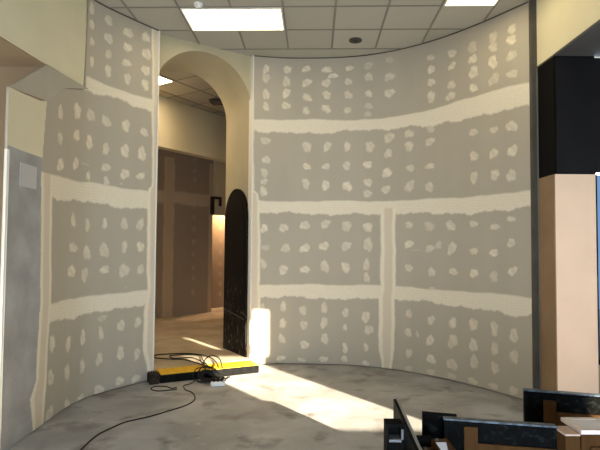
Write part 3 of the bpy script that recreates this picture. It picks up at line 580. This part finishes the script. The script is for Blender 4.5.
bm = B(); fbox(bm, (.602, 2.425), d_, 0, l_, -.002, .027, .84, .845); obj('top_edge', bm, 'rubber', hi_)
counter('display_cabinet', 'black marbled cabinet back farther away at the foot of the pillar', (1.290, 2.84), (1.662, 2.737), .84, (.10, .165, .045), .105, None, .03)
# box with a white-lined top
wb = thing('drawer_cabinet', 'wooden cabinet with a white lined tray top at the right edge', 'cabinet', (1.26, 2.2, 0), 'dismantled display cabinets')
x0, x1, y0, y1, zt_ = 1.262, 1.50, 2.222, 2.392, .84
bm = B(); box(bm, (x0, y0, 0), (x1, y1, .822), .002); obj('carcass', bm, 'wood', wb)
bm = B()
for a in ((x0, x1, y0, y0 + .018), (x0, x1, y1 - .022, y1), (x0, x0 + .022, y0 + .018, y1 - .022), (x1 - .022, x1, y0 + .018, y1 - .022)): box(bm, (a[0], a[2], .822), (a[1], a[3], zt_))
obj('rim', bm, 'rimpale', wb)
bm = B(); box(bm, (x0 + .03, y0 + .02, .823), (x1 - .024, y1 - .034, .8375)); obj('tray_lining', bm, 'lining', wb)
bm = B(); box(bm, (x0 + .04, y0 - .012, .50), (x1 - .03, y0, .77), .002); dr = obj('drawer', bm, 'wood', wb)
bm = B(); box(bm, ((x0 + x1) / 2 - .05, y0 - .032, .63), ((x0 + x1) / 2 + .05, y0 - .012, .645), .003); k_ = obj('handle', bm, 'metal', dr)
k_.location = (0, 0, 0)
# receding black board and the small open black cabinet beside it
lb = thing('side_board', 'long black board seen edge-on, receding beside the small open cabinet', 'board', (.53, 2.67, 0))
d_, l_ = seg((.488, 1.90), (.532, 2.673))
bm = B(); fbox(bm, (.488, 1.90), d_, 0, l_, 0, .022, 0, .836, .002); obj('panel', bm, 'marble', lb)
bm = B(); fbox(bm, (.488, 1.90), d_, 0, l_, -.003, .008, .836, .842); obj('top_edge', bm, 'greyedge', lb)
oc = thing('open_cabinet', 'small open black cabinet with grey shelf edge left of the others', 'cabinet', (.44, 2.35, 0), 'dismantled display cabinets')
X0, X1, Y0, Y1, ZT = .408, .487, 2.30, 2.38, .82
bm = B(); box(bm, (X0, Y0, 0), (X0 + .012, Y1, ZT)); box(bm, (X1 - .012, Y0, 0), (X1, Y1, ZT)); box(bm, (X0 + .012, Y1 - .012, 0), (X1 - .012, Y1, ZT)); obj('carcass', bm, 'rubber', oc)
bm = B(); box(bm, (X0, Y0, ZT), (X1, Y1, ZT + .012)); obj('top', bm, 'rubber', oc)
bm = B(); box(bm, (X0 + .012, Y0 - .003, .752), (X1 - .012, Y1 - .02, .764)); obj('shelf', bm, 'greyedge', oc)
bm = B(); box(bm, (X1 - .012, Y0 - .004, .764), (X1 - .002, Y0, .81)); obj('edge_strip', bm, 'greyedge', oc)
bm = B(); box(bm, (X0 + .012, Y0 + .01, 0), (X1 - .012, Y0 + .02, .745)); obj('door', bm, 'blackclad', oc)
# two small white-lined drawers between the boards
def small_drawer(x0, x1, y0, y1, z0, z1, label):
    t = thing('drawer', label, 'drawer', ((x0 + x1) / 2, y0, z0), 'small white lined drawers')
    bm = B()
    for a in ((x0, x0 + .008, y0, y1), (x1 - .008, x1, y0, y1), (x0 + .008, x1 - .008, y1 - .008, y1)): box(bm, (a[0], a[2], z0), (a[1], a[3], z1))
    box(bm, (x0 + .008, y0, z0), (x1 - .008, y1 - .008, z0 + .01)); obj('drawer_box', bm, 'wood', t)
    bm = B(); v = [bm.verts.new(p) for p in ((x0 + .009, y0 + .002, z0 + .012), (x1 - .009, y0 + .002, z0 + .012), (x1 - .009, y1 - .01, z1 - .012), (x0 + .009, y1 - .01, z1 - .012))]
    f = bm.faces.new(v); r_ = bmesh.ops.extrude_face_region(bm, geom=[f]); bmesh.ops.translate(bm, verts=[q for q in r_['geom'] if isinstance(q, bmesh.types.BMVert)], vec=(0, 0, -.006))
    obj('lining', bm, 'lining', t)
    bm = B(); box(bm, (x0 + .012, y1 - .02, z1 - .004), (x0 + .028, y1 - .006, z1 + .004), .002); obj('catch', bm, 'metal', t)
small_drawer(.535, .590, 2.05, 2.19, .66, .775, 'small white lined drawer tucked beside the receding black board')
small_drawer(.592, .665, 2.07, 2.22, .66, .80, 'small white lined drawer against the front marbled cabinet')
st_ = thing('storage_base', 'dark low base under the two small white lined drawers', 'cabinet', (.6, 2.13, 0))
bm = B(); box(bm, (.533, 2.04, 0), (.67, 2.22, .655), .002); obj('carcass', bm, 'rubber', st_)
bm = B(); box(bm, (.531, 2.23, .70), (.60, 2.26, .80), .002); box(bm, (.531, 2.235, 0), (.60, 2.255, .70)); obj('upright', bm, 'rubber', st_)

# small square patch plate on the grey left pilaster
pp = wl(.20); qq = wl(.52)
bm = B()
d_ = Vector((qq[0] - pp[0], qq[1] - pp[1])).normalized()
fbox(bm, pp, d_, 0, .255, -.008, .0, 2.14, 2.33, .002); tag(obj('wall_plate', bm, mat('pale_grey_plate', (.48, .46, .44), .7)), 'square pale cover plate on the grey strip at the left', 'plate')

# ------------------------------------------------------------------ light
w = bpy.data.worlds.new('sky'); bpy.context.scene.world = w; w.use_nodes = True
bg = w.node_tree.nodes['Background']; bg.inputs[0].default_value = (.62, .78, 1., 1); bg.inputs[1].default_value = SKY
s = bpy.data.lights.new('sun', 'SUN'); s.energy = SUN; s.angle = math.radians(.4); s.color = (1, .86, .64)
so_ = bpy.data.objects.new('sun', s); C.objects.link(so_)
az = Vector((-.612, .79, 0)).normalized(); dv = Vector((az.x, az.y, -SLOPE))
so_.rotation_euler = dv.to_track_quat('-Z', 'Y').to_euler(); so_.location = (5, -4, 5)
pl = bpy.data.lights.new('passage_lamp', 'POINT'); pl.energy = 230; pl.color = (1, .64, .37); pl.shadow_soft_size = .08
po = bpy.data.objects.new('passage_lamp', pl); C.objects.link(po); po.location = (p0 + dB * .9 + nb * .3).to_3d() + Vector((0, 0, 2.9))

# ------------------------------------------------------------------ camera
P = math.radians(2.2); R = math.radians(.43); F = 490.
cp, sp, c_, s_ = math.cos(P), math.sin(P), math.cos(R), math.sin(R)
f = Vector((0, cp, sp)); u = Vector((0, -sp, cp)); r0 = Vector((1, 0, 0))
right = r0 * c_ + u * s_; up = -r0 * s_ + u * c_
cam = bpy.data.cameras.new('camera'); co = bpy.data.objects.new('camera', cam); C.objects.link(co)
m3 = Matrix((right, up, -f)).transposed(); co.matrix_world = Matrix.Translation((0, 0, 1.65)) @ m3.to_4x4()
cam.sensor_fit = 'HORIZONTAL'; cam.sensor_width = 36; cam.lens = 36 * F / 600; cam.shift_y = (228. - 225.) / 600; cam.clip_start = .05
bpy.context.scene.camera = co
vs = bpy.context.scene.view_settings; vs.view_transform = 'Standard'; vs.look = 'None'; vs.gamma = 1; vs.use_curve_mapping = False; vs.exposure = EXPO
